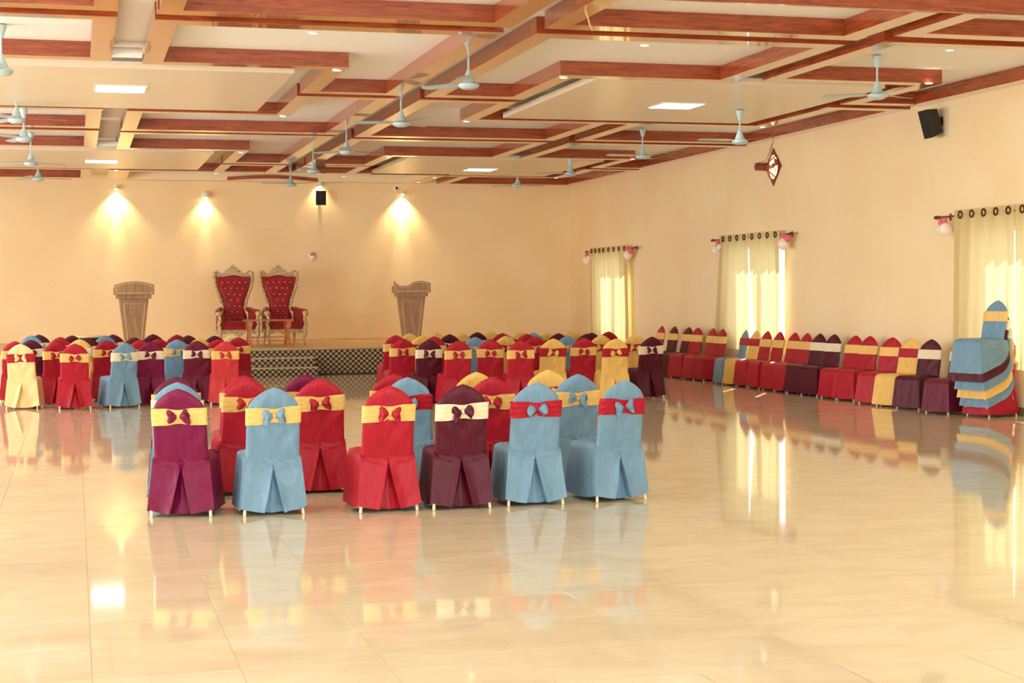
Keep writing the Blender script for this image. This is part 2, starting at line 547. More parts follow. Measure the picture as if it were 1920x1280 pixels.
A, B_, C_, D_, E_, F_, G_ = (.21, .445), (.78, 1.01), (2.96, 3.19), (4.09, 4.335), (4.68, 4.91), (5.86, 6.09), (8.02, 8.26)
H0, H1, H2 = (8.54, 8.76), (8.63, 8.86), (8.66, 8.9)
I_ = (10.78, 11.03)
Wd = (11.86, 12.1)
LX = -3.11
for x0, x1, y0, y1 in (
    # left module
    (LX, A[1], 15.42, 15.65), (A[0], A[1], 12.2, 15.42), (LX, A[1], 15.96, 16.17), (A[0], A[1], 16.17, 18.72), (LX, A[1], 18.72, 18.96),
    (LX, A[1], 23.82, 24.03), (A[0] - .01, A[1] - .02, 24.03, 26.33), (LX, A[1] - .02, 26.33, 26.62),
    (LX, A[1] - .02, 26.95, 27.18), (A[0] - .01, A[1] - .02, 27.18, 29.77), (LX, A[1] - .02, 29.77, 30.06),
    (LX, .4, 35.08, 35.35), (.17, .4, 35.35, 37.65), (LX, .4, 37.65, 37.95),
    # second module
    (.8, D_[1], 15.48, 15.72), (.81, 1.035, 12.2, 15.48), (D_[0], D_[1], 12.2, 15.48),
    (.8, D_[1], 16.03, 16.3), (.8, 1.03, 16.3, 18.9), (D_[0], D_[1], 16.3, 21.2), (.8, 3.195, 18.9, 19.12), (C_[0], C_[1], 19.12, 21.2), (C_[0], D_[1], 21.2, 21.44),
    (C_[0], D_[1], 21.74, 21.98), (C_[0], C_[1], 21.98, 24.0), (.78, C_[1], 24.0, 24.22), (B_[0], B_[1], 24.22, 26.6), (.77, D_[1], 26.6, 26.88), (D_[0], D_[1], 21.98, 26.6),
    (.77, D_[1], 27.13, 27.4), (B_[0], B_[1], 27.4, 30.0), (.77, C_[1], 30.0, 30.28), (C_[0], C_[1], 30.28, 32.78), (C_[0], D_[1], 32.78, 33.1), (D_[0], D_[1], 27.4, 32.78),
    (C_[0], D_[1], 33.38, 33.65), (C_[0], C_[1], 33.65, 35.3), (D_[0], D_[1], 33.65, 35.3), (.77, 8.27, 35.3, 35.6),
    # third module
    (4.43, 12.1, 13.9, 13.95), (E_[0], E_[1], 13.95, 15.44), (E_[0], 8.2, 15.44, 15.7), (7.92, 8.17, 13.95, 15.44),
    (E_[0], 8.22, 16.0, 16.28), (E_[0], E_[1], 16.28, 21.24), (E_[0], F_[1], 21.24, 21.5), (F_[0], F_[1], 19.25, 21.24), (F_[0], G_[1], 18.98, 19.25), (G_[0] - .03, G_[1] - .03, 16.28, 18.98),
    (E_[0], F_[1], 21.8, 22.03), (F_[0], F_[1], 22.03, 24.1), (F_[0], I_[1], 24.1, 24.33), (E_[0], E_[1], 22.03, 26.92), (E_[0], G_[1], 26.92, 27.2), (G_[0], G_[1], 24.33, 26.92),
    (E_[0], G_[1], 27.5, 27.78), (E_[0], E_[1], 27.78, 32.9), (E_[0], F_[1], 32.9, 33.2), (F_[0], F_[1], 30.92, 32.9), (F_[0], G_[1], 30.66, 30.92), (G_[0], G_[1], 27.78, 30.66),
    (E_[0], F_[1], 33.38, 33.65), (E_[0], E_[1], 33.65, 35.3), (F_[0], F_[1], 33.65, 35.3),
    # right module
    (8.45, 8.69, 13.95, 15.1), (8.45, XR, 15.1, 15.35), (8.53, XR, 15.7, 15.93), (H0[0], H0[1], 15.93, 18.7), (8.56, 11.0, 18.7, 18.94), (I_[0] - .03, I_[1] - .03, 18.94, 20.85), (10.75, 11.86, 20.85, 21.1), (Wd[0] - .03, Wd[1], 15.93, 21.1),
    (10.75, XR, 21.47, 21.74), (I_[0], I_[1], 21.74, 24.1), (Wd[0], Wd[1], 21.74, 26.88), (8.63, XR, 26.88, 27.13), (H1[0], H1[1], 24.33, 26.88),
    (8.64, XR, 27.5, 27.8), (H2[0], H2[1], 27.8, 30.62), (8.66, 11.03, 30.62, 30.88), (I_[0] + .03, I_[1] + .03, 30.88, 32.75), (10.84, XR, 32.75, 33.0), (Wd[0] + .02, Wd[1], 27.8, 32.75),
    (10.83, XR, 33.33, 33.6), (I_[0] + .07, I_[1] + .1, 33.6, 35.75), (8.3, 11.1, 35.75, 36.0), (8.65, 8.9, 36.0, 38.2), (8.65, XR, 38.2, 38.45), (Wd[0] + .06, Wd[1], 33.6, 38.2),
):
    beam(x0, x1, y0, y1)
# cream frame along the back wall, with a bowed brown plank fixed to it
for x0, x1, y0, y1 in ((.76, 1.2, 35.6, 38.0), (.76, 8.27, 38.0, 38.45), (7.88, 8.27, 35.6, 38.0)):
    beam(x0, x1, y0, y1, ZB, ZC, 'cream')
pa, pb = onback(426, 334, 38.0), onback(596, 335, 38.0)


def plank(u, v):
    return (pa.x + (pb.x - pa.x) * u, 37.985 - .03 * sin(pi * u), ZB + .0 + .085 * v + .06 * sin(pi * u) - .015 * u)


mb = MB().grid(plank, 24, 2)
k0 = len(mb.v)
mb.v += [(x, y + .012, z) for x, y, z in mb.v]
mb.f += [tuple(i + k0 for i in reversed(f)) for f in mb.f]
for i in range(23):
    mb.f += [(i + 1, i, k0 + i, k0 + i + 1), (24 + i, 25 + i, k0 + 25 + i, k0 + 24 + i)]
o = mb.build('loose_plank', M['wood'], cei)
o['label'] = 'brown plank bowing away from the cream frame'
# dropped white panels
for x0, x1, y0, y1 in ((-1.5, 2.63, 19.52, 23.68), (-1.5, 2.6, 30.7, 34.95), (6.42, 10.5, 19.3, 23.83), (6.46, 10.56, 31.2, 35.55)):
    MB().bbox((x0, y0, ZP), (x1, y1, ZP + .085), .004).build('dropped_panel', M['panel'], cei)
    MB().box((x0 + .3, y0 + .3, ZP + .085), (x1 - .3, y1 - .3, ZC)).build('panel_hanger', M['ceil'], cei)
# rounded white mouldings closing the gap between the two left modules
for y in (18.62, 29.75):
    MB().tube([(.445, y, ZB + .055), (.78, y, ZB + .055)], .06, 16).build('moulding', M['ceil'], cei, .8)

# ------------------------------------------------------------------ stage
SZ, SY, SX0 = .565, 33.18, -1.32
stg = thing('stage', 'low wide stage along the back wall with diamond check cloth front', 'stage', (0, 0, 0))
MB().box((SX0 - 7.6, SY + .02, 0), (XR - .024, YB - .024, SZ - .03)).build('stage_body', M['cream'], stg)
MB().box((SX0 - 7.6, SY - .02, SZ - .03), (XR - .024, YB - .024, SZ)).build('stage_boards', M['stage'], stg)
MB().box((SX0, 0, 0), (XR - .024, .02, SZ - .04)).build('front_cloth', M['check'], stg, None, (0, SY, .0))
MB().box((SX0, -.03, 0), (XR - .024, .0, .02)).build('cloth_edge', M['black'], stg, None, (0, SY, .0))
s0, s1 = onback(474, 700, 32.6).x, onback(597, 700, 32.6).x
stp = thing('stage_steps', 'two low carpeted steps with diamond check cloth in front of the stage', 'steps', ((s0 + s1) / 2, 32.88, 0))
hw = (s1 - s0) / 2
for k, (y0, h) in enumerate(((-.3, .19), (0, .38))):
    MB().box((-hw + (.03 if k else 0), y0, 0 if k == 0 else 0), (hw - (.03 if k else 0), .298 if k else -.001, h - .022)).build('riser', M['check'], stp)
    MB().bbox((-hw - .01 + (.03 if k else 0), y0 - .012, h - .022), (hw + .01 - (.03 if k else 0), .298 if k else -.001, h), .003).build('tread_trim', M['stagetrim'], stp)

# ------------------------------------------------------------------ lights in the ceiling
for i, (px, py, lab) in enumerate(((226, 166, 'square white light panel nearest on the left dropped ceiling panel'), (190.5, 302, 'square white light panel on the far left dropped ceiling panel'), (1269, 197.5, 'large bright light panel on the right dropped ceiling panel'), (900.5, 317.5, 'small bright light panel on the far right dropped ceiling panel'))):
    p = onlevel(px, py, ZP)
    t = thing('ceiling_light', lab, 'light', (p.x, p.y, ZP), 0, 'square ceiling light panels')
    s = .325
    mb = MB()
    for a0, a1, b0, b1 in ((-s, s, -s, -s + .018), (-s, s, s - .018, s), (-s, -s + .018, -s + .018, s - .018), (s - .018, s, -s + .018, s - .018)):
        mb.box((a0, b0, -.014), (a1, b1, 0))
    mb.build('frame', M['white'], t)
    MB().box((-s + .018, -s + .018, -.01), (s - .018, s - .018, 0)).build('diffuser', M['led'], t)

DL = [(588, 61, ZC, 'on the white ceiling behind the top left beam'), (632, 131, ZB, 'at the end of the long left beam'), (531, 217, ZB, 'under the beam beside the nearest left panel'), (452, 285, ZB, 'at the right end of the far left beam'),
      (1209, 84, ZC, 'on the white ceiling in the middle coffer'), (1057, 144.5, ZB, 'at the left corner of the middle beam'), (875, 227, ZB, 'at the beam corner left of the right panel'), (1741.6, 155.5, ZB, 'under the beam end left of the right wall'),
      (1781, 93, ZC, 'on the white ceiling near the right wall'), (728, 292.3, ZB, 'at the beam corner before the far right panel'), (406, 324.5, ZB, 'under the beam beside the far left panel'), (645, 330, ZB, 'above the back wall beside the bowed plank'),
      (1186, 298.3, ZB, 'at the beam end below the ceiling fan near the right wall'), (1043, 333, ZB, 'in the far right corner of the ceiling'), (1430, 237.5, ZB, 'under the beam above the exhaust fan'), (815, 332.3, ZB, 'on the cream frame right of the camera'), (785, 341, ZB, 'lower on the cream frame right of the camera')]
ring = MB().lathe([(.058, 0), (.058, -.008), (.05, -.012), (.044, -.006), (.044, 0)], 20, cap=False).mesh('ring', M['white'], .8)
bul = MB().lathe([(.0005, -.006), (.044, -.006)], 20, cap=False).mesh('lens', M['bulb'])
for px, py, z, lab in DL:
    p = onlevel(px, py, z)
    t = thing('downlight', 'small round lit downlight ' + lab, 'light', (p.x, p.y, z), 0, 'round ceiling downlights')
    inst('ring', ring, t)
    inst('lens', bul, t)

# ------------------------------------------------------------------ ceiling fans
can = MB().lathe([(.02, -.14), (.028, -.13), (.04, -.08), (.062, -.02), (.064, 0)], 24).mesh('canopy', M['fan'], .8)
hook = MB().lathe([(.018, .0), (.018, .012)], 10).mesh('hook', M['eyelet'])
mot = MB().lathe([(.005, -.075), (.07, -.072), (.105, -.055), (.122, -.03), (.122, -.018), (.1, .0), (.075, .008), (.072, .02), (.066, .03), (.05, .075), (.03, .12), (.02, .15), (.0135, .16)], 32).mesh('motor', M['fan'], .7)


def blade(u, v):
    r = .10 + .58 * v
    w_ = (.04 + .035 * min(1, v * 5)) * (1 if v < .9 else sqrt(max(.03, 1 - ((v - .9) / .1) ** 2)))
    y = (u - .5) * 2 * w_
    return (r, y, .012 - .02 + y * .14)


mb = MB().grid(blade, 5, 16)
k0 = len(mb.v)
mb.v += [(x, y, z - .004) for x, y, z in mb.v]
mb.f += [tuple(i + k0 for i in reversed(f)) for f in mb.f]
bld = mb.mesh('blade', M['fan'], .9)
FANS = [(-.71, 17.74, ZC, .45, 20, 'pale blue ceiling fan cut by the left edge near the top'), (-.74, 23.25, ZC, .38, 4, 'pale blue ceiling fan with wide blades, nearest of the left column'), (-.71, 25.6, ZC, .42, -8, 'pale blue ceiling fan just behind the nearest one on the left'), (-.70, 29.25, ZC, .5, 30, 'pale blue ceiling fan, third in the left column, over the far panel'), (-.69, 34.5, ZC, .4, 12, 'pale blue ceiling fan farthest on the left, near the back wall'),
        (4.43, 17.95, ZC, .43, 10, 'large pale blue ceiling fan hanging in the middle gap, nearest of its row'), (4.45, 22.0, ZC, .45, 50, 'pale blue ceiling fan second along the middle gap'), (4.42, 26.46, ZC, .46, 15, 'pale blue ceiling fan third along the middle gap'), (4.36, 29.9, ZC, .52, 0, 'pale blue ceiling fan with white cup, fourth along the middle gap'), (4.6, 35.0, ZC, .42, 75, 'pale blue ceiling fan farthest along the middle gap by the back wall'),
        (9.75, 34.95, ZC, .4, 10, 'pale blue ceiling fan before the dark beam right of the camera'), (onlevel(1069, 297, ZP).x, onlevel(1069, 297, ZP).y, ZP, .26, 40, 'small pale blue ceiling fan in the far right corner'), (9.67, 26.46, ZC, .45, 60, 'pale blue ceiling fan right of the far corner, left of the exhaust fan'), (onlevel(1387, 206, ZP).x, onlevel(1387, 206, ZP).y, ZP, .42, 180, 'pale blue ceiling fan with clear blades before the exhaust fan'), (9.52, 17.7, ZC, .45, 25, 'large pale blue ceiling fan nearest on the right side')]
for x, y, z, drop, az, lab in FANS:
    t = thing('ceiling_fan', lab, 'fan', (x, y, z), 0, 'pale blue ceiling fans')
    inst('hook', hook, t, (0, 0, -.012))
    inst('canopy', can, t, (0, 0, -.012))
    zm = -drop - .02
    MB().tube([(0, 0, -.1), (0, 0, zm + .14)], .0125, 10).build('down_rod', M['fan'], t, .8)
    inst('motor', mot, t, (0, 0, zm))
    for k in range(3):
        inst('blade', bld, t, (0, 0, zm), (0, 0, radians(az + 120 * k)))

# ------------------------------------------------------------------ back wall fittings
for px, py, lab, big in ((218, 352, 'lit wall spot lamp above the left lectern', 0), (385, 366, 'round white wall lamp glowing above the left throne', 1), (600, 347, 'lit wall spot lamp behind the small black speaker', 0), (755, 362, 'lit wall spot lamp above the right lectern', 0)):
    p = onback(px, py, YB - .14)
    t = thing('wall_lamp', lab, 'lamp', (p.x, YB, p.z), 0, 'spot lamps along the back wall')
    MB().lathe([(.05, -.0), (.05, -.02)], 20, ax='y').build('wall_plate', M['white'], t, .8)
    MB().tube([(0, -.01, .0), (0, -.08, .02), (0, -.13, .03)], .012, 8).build('arm', M['white'], t, .8)
    if big:
        MB().lathe([(.02, .1), (.07, .085), (.1, .045), (.108, 0), (.1, -.04), (.09, -.05), (.082, -.045)], 24, (0, -.14, 0), cap=False).build('shade', M['white'], t, .8)
    else:
        MB().lathe([(.02, .075), (.04, .07), (.05, .0), (.056, -.03), (.05, -.028), (.044, .0)], 20, (0, -.14, 0), cap=False).build('shade', M['white'], t, .8)
    MB().ball((0, -.14, -.015), .04 if not big else .06, 14).build('bulb', M['wallbulb'], t, 3)
    lamp('spot_wide', 'SPOT', (p.x, YB - .10, p.z - (-.02 if px == 600 else .055)), 190, (1, .76, .38), (0, .06, -1), spot_size=radians(104), spot_blend=.9, shadow_soft_size=.03)
    lamp('spot_core', 'SPOT', (p.x, YB - .10, p.z - (-.02 if px == 600 else .055)), 200, (1, .82, .5), (0, .05, -1), spot_size=radians(26), spot_blend=1., shadow_soft_size=.03)


def speaker(name, label, loc, rotz, tilt, w_, h_, d_):
    t = thing(name, label, 'speaker', loc, rotz)
    tm = Matrix.Rotation(tilt, 4, 'X')

    def tr_(mb):
        mb.v = [tuple(tm @ Vector(q)) for q in mb.v]
        return mb
    # tapered cabinet: front (-Y) wide, rear narrow
    mb = MB()
    pr = [(-w_ / 2, -d_), (w_ / 2, -d_), (w_ / 2, -d_ * .72), (w_ * .3, 0), (-w_ * .3, 0), (-w_ / 2, -d_ * .72)]
    n_ = len(pr)
    mb.add([(x, y, -h_ / 2 + (.03 * (1 + y / d_))) for x, y in pr] + [(x, y, h_ / 2 - (.03 * (1 + y / d_))) for x, y in pr], [tuple(range(n_ - 1, -1, -1)), tuple(range(n_, 2 * n_))] + [(k, (k + 1) % n_, n_ + (k + 1) % n_, n_ + k) for k in range(n_)])
    tr_(mb).build('cabinet', M['black'], t)
    tr_(MB().grid(lambda u, v: ((u - .5) * w_ * .92, -d_ - .012 * sin(pi * u) - .002, (v - .5) * h_ * .93), 8, 8)).build('grille', M['grille'], t, 3)
    MB().bbox((-.03, -.01, -.06), (.03, .05, .06), .004).build('bracket', M['black'], t)
    MB().box((-.05, .05, -.06), (.05, .062, .06)).build('wall_plate', M['black'], t)
    return t


p = onback(599, 371)
speaker('wall_speaker', 'small black box speaker on the back wall above the stage', (p.x, YB - .065, p.z), 0, radians(4), .24, .35, .2)
p = onwall(1758, 227, XR - .066)
speaker('wall_speaker', 'large black tapered speaker on a bracket high on the right wall', (p.x, p.y, p.z), radians(-95), radians(15), .27, .41, .2)
p = onback(743, 353)
t = thing('security_camera', 'tiny round camera with dark lens high on the back wall', 'camera', (p.x, YB, p.z))
MB().lathe([(.075, 0), (.075, -.02), (.06, -.05), (.03, -.06)], 20, ax='y').build('housing', M['white'], t, .8)
MB().lathe([(.034, -.055), (.03, -.075), (.01, -.08)], 16, ax='y').build('lens', M['black'], t, .8)


def balloons(p, label, balls):
    t = thing('balloon_cluster', label, 'balloons', p, 0, 'small pink and white balloon clusters')
    for dx, dy, dz, r, k in balls:
        mb = MB().ball((dx, dy, dz), r, 16, (1, 1, 1.08))
        mb.lathe([(.012, 0), (.004, .012)], 8, (dx, dy, dz - r * 1.08 - .01))
        mb.build('balloon', M['balp' if k else 'balw'], t, 3)


p = onback(584, 481)
balloons((p.x, YB - .07, p.z), 'pink and white balloons on the back wall right of the thrones', ((0, 0, -.03, .075, 0), (-.06, 0, .05, .05, 0), (.03, 0, .06, .045, 1), (-.02, -.03, .03, .03, 1)))

# ------------------------------------------------------------------ right wall: curtains, rods, balloons, exhaust fan
XC = XR - .11
ring_m = MB()
ring_m.grid(lambda u, v: ((.011 * cos(2 * pi * v)) - .0, (.046 + .013 * sin(2 * pi * v)) * cos(2 * pi * u), (.046 + .013 * sin(2 * pi * v)) * sin(2 * pi * u)), 20, 9, True)
eye = ring_m.mesh('eyelet', M['eyelet'], 3)
ROD = [(36.75, 33.35, 2.665, 'thin copper curtain rod of the farthest window', 0), (28.8, 25.42, 2.675, 'copper curtain rod of the middle window', 1), (20.45, 16.9, 2.72, 'copper curtain rod of the nearest window at the right edge', 2)]
for y1, y0, z, lab, k in ROD:
    t = thing('curtain_rod', lab, 'curtain rod', (XC, (y0 + y1) / 2, z))
    h = (y1 - y0) / 2
    MB().tube([(0, -h, 0), (0, h, 0)], .014, 12).build('pole', M['rod'], t, .8)
    for s in (-1, 1):
        MB().lathe([(.012, 0), (.026, .01), (.018, .03), (.03, .07), (.026, .11), (.012, .15), (.003, .16)], 14, (0, s * h, 0), 'y').build('finial', M['rod'], t, .8) if s > 0 else \
            MB().lathe([(.012, 0), (.026, -.01), (.018, -.03), (.03, -.07), (.026, -.11), (.012, -.15), (.003, -.16)], 14, (0, s * h, 0), 'y').build('finial', M['rod'], t, .8)
        MB().box((0, s * (h - .12) - .012, -.012), (.11, s * (h - .12) + .012, .012)).box((.1, s * (h - .12) - .02, -.05), (.11, s * (h - .12) + .02, .05)).build('bracket', M['rod'], t)


def curtain(label, ytop0, ytop1, ybot0, ybot1, ztop, zbot, nf, seed):
    """ytop0 > ytop1: left edge then right edge as seen from the room"""
    t = thing('curtain', label, 'curtain', (XC, (ytop0 + ytop1) / 2, ztop), 0, 'pale green eyelet curtains')
    yc = (ytop0 + ytop1) / 2
    rnd = random.Random(seed)
    ph = [rnd.uniform(-.3, .3) for _ in range(nf + 2)]
    am = [rnd.uniform(.75, 1.2) for _ in range(nf + 2)]

    def fn(u, v):
        z = -v * (ztop - zbot)
        y = (ytop0 + (ytop1 - ytop0) * u) * (1 - v ** 1.3) + (ybot0 + (ybot1 - ybot0) * u) * v ** 1.3
        i = min(nf, int(u * nf))
        w_ = sin(2 * pi * nf * u / 2 * 2 + ph[i] * v) * .048 * am[i]
        w_ += .012 * noise.noise(Vector((u * 6, v * 3, seed)))
        y += .03 * noise.noise(Vector((u * 9, v * 2.5, seed + 9))) * v
        return (w_ * .8 * (1 - .25 * v) - .045, y - yc, z + .01 * noise.noise(Vector((u * 5, 3, seed))) * v)
    MB().grid(fn, nf * 14 + 1, 24).build('cloth', M['curtain'], t, 3)
    for i in range(nf):
        u = (i + .75) / nf
        y = ytop0 + (ytop1 - ytop0) * u - yc
        inst('eyelet', eye, t, (-.088, y, -.075))


curtain('pale green curtain panel, left half of the farthest window', 36.38, 35.2, 36.35, 35.1, 2.74, .62, 4, 1)
curtain('pale green curtain panel, right half of the farthest window', 35.18, 33.72, 35.08, 33.65, 2.74, .62, 4, 2)
curtain('pale curtain panel, left half of the middle window, pulled aside at bottom', 28.42, 27.1, 28.75, 27.0, 2.75, .6, 4, 3)
curtain('pale curtain panel, right half of the middle window, beside the bright gap', 27.08, 25.74, 26.75, 25.74, 2.75, .58, 4, 4)
curtain('pale curtain panel of the nearest window behind the chair stack', 19.98, 18.5, 20.02, 18.5, 2.8, .62, 5, 5)
curtain('pale curtain panel of the nearest window cut by the right edge', 18.47, 17.0, 18.47, 17.0, 2.8, .62, 5, 6)

for px, py, lab, v in ((1105, 482, 'pink and white balloons at the left end of the farthest rod', 0), (1184, 474, 'pink and white balloons at the right end of the farthest rod', 1), (1351, 461, 'pink and white balloons at the left end of the middle rod', 0), (1478, 452, 'pink and white balloons at the right end of the middle rod', 1), (1778, 425, 'white balloons with a pink one at the left end of the nearest rod', 2)):
    p = onwall(px, py, XR - .1)
    bl = ([(-.02, .05, -.08, .085, 0), (0, -.09, -.02, .055, 0), (0, -.02, .06, .05, 1), (-.03, -.07, .04, .04, 1)], [(-.03, .0, -.05, .1, 0), (0, .12, -.03, .07, 0), (0, -.1, .05, .06, 1), (-.02, .03, .07, .065, 1)], [(-.03, -.07, -.04, .09, 0), (0, .12, -.02, .055, 0), (-.02, .06, .07, .045, 1), (-.02, -.04, .09, .04, 1)])[v]
    balloons((p.x - .06, p.y, p.z), lab, bl)

t = thing('exhaust_fan', 'brown diamond-plate exhaust fan in a round bright hole in the right wall', 'exhaust fan', (XR, EX.y, EX.z))
R2 = .34
mb = MB()
N = 48
q = []
for k in range(N):
    a_ = 2 * pi * k / N
    rd = R2 / (abs(cos(a_)) + abs(sin(a_)))
    rd = max(rd, RH + .012)
    q.append((cos(a_) * (RH - .005), sin(a_) * (RH - .005), cos(a_) * rd, sin(a_) * rd))
for k in range(N):
    a0, a1 = q[k], q[(k + 1) % N]
    mb.add([(-.015, a0[0], a0[1]), (-.015, a0[2], a0[3]), (-.015, a1[2], a1[3]), (-.015, a1[0], a1[1]), (0, a0[0], a0[1]), (0, a0[2], a0[3]), (0, a1[2], a1[3]), (0, a1[0], a1[1])],
           [(0, 3, 2, 1), (1, 2, 6, 5), (0, 4, 7, 3)])
mb.lathe([(RH - .004, -.03), (RH - .004, .012), (RH - .012, .012), (RH - .012, -.03), (RH - .004, -.03)], 40, ax='x', cap=False)
mb.build('ring_plate', M['exh'], t, .6)
mb = MB()
for a_ in (0, 2 * pi / 3, 4 * pi / 3):
    mb.tube([(-.16, cos(a_) * .05, sin(a_) * .05), (-.1, cos(a_) * .12, sin(a_) * .12), (-.02, cos(a_) * .215, sin(a_) * .215)], .01, 8)
mb.build('support_arm', M['exh'], t, .8)
MB().lathe([(.03, -.36), (.068, -.35), (.07, -.22), (.055, -.215), (.055, -.2), (.075, -.19), (.075, -.12), (.03, -.1), (.02, .0)], 24, ax='x').build('motor', M['exh'], t, .7)
for k in range(3):
    a_ = -pi / 2 - .35 + k * 2 * pi / 3

    def bl(u, v):
        r = .03 + v * .13
        d = (u - .5) * (.4 + .4 * v)
        return (.02 + d * .09, r * cos(a_ + d * 1.2), r * sin(a_ + d * 1.2))
    MB().grid(bl, 7, 7).build('blade', M['exh'], t, 3)
pc = onwall(1447, 264, XR - .03)
o = MB().tube([(0, pc.y - EX.y, pc.z - EX.z), (-.02, pc.y - EX.y + .1, pc.z - EX.z - .18), (-.1, .12, .12), (-.3, .02, .07)], .006, 6).build('cable', M['cable'], t, .8)

# loose wire ends hanging from the ceiling frame
p = onlevel(1100, 18, ZB)
mb = MB()
for dx, dz, ln in ((0, .05, .17), (.012, .03, .2)):
    mb.tube([(dx, 0, .18), (dx - .02, 0, .06), (dx - .012, .01, -.02), (dx + .02, .01, -ln * .6), (dx + .035 + dx, .01, -ln)], .0035, 6)
tag(mb.build('loose_wire', M['wire'], None, .8, (p.x, p.y, ZB)), 'loose yellow wire ends dangling from the ceiling beam at the top', 'wire')

# ------------------------------------------------------------------ thrones
def lerp_tab(tab, z):
    for (z0, a), (z1, b) in zip(tab, tab[1:]):
        if z <= z1:
            k = max(0, min(1, (z - z0) / (z1 - z0)))
            k = k * k * (3 - 2 * k)
            return a + (b - a) * k
    return tab[-1][1]


HWT = [(.45, .31), (.62, .29), (.84, .215), (1.0, .25), (1.12, .295), (1.3, .355), (1.45, .385), (1.6, .385)]
BUT = [(1.4, (-.26, -.13, 0, .13, .26)), (1.27, (-.2, -.07, .06, .19)), (1.13, (-.13, 0, .13)), (1.0, (-.07, .07)), (.87, (-.12, 0, .12)), (.74, (-.06, .06)), (.61, (-.12, 0, .12))]
rndt = random.Random(3)


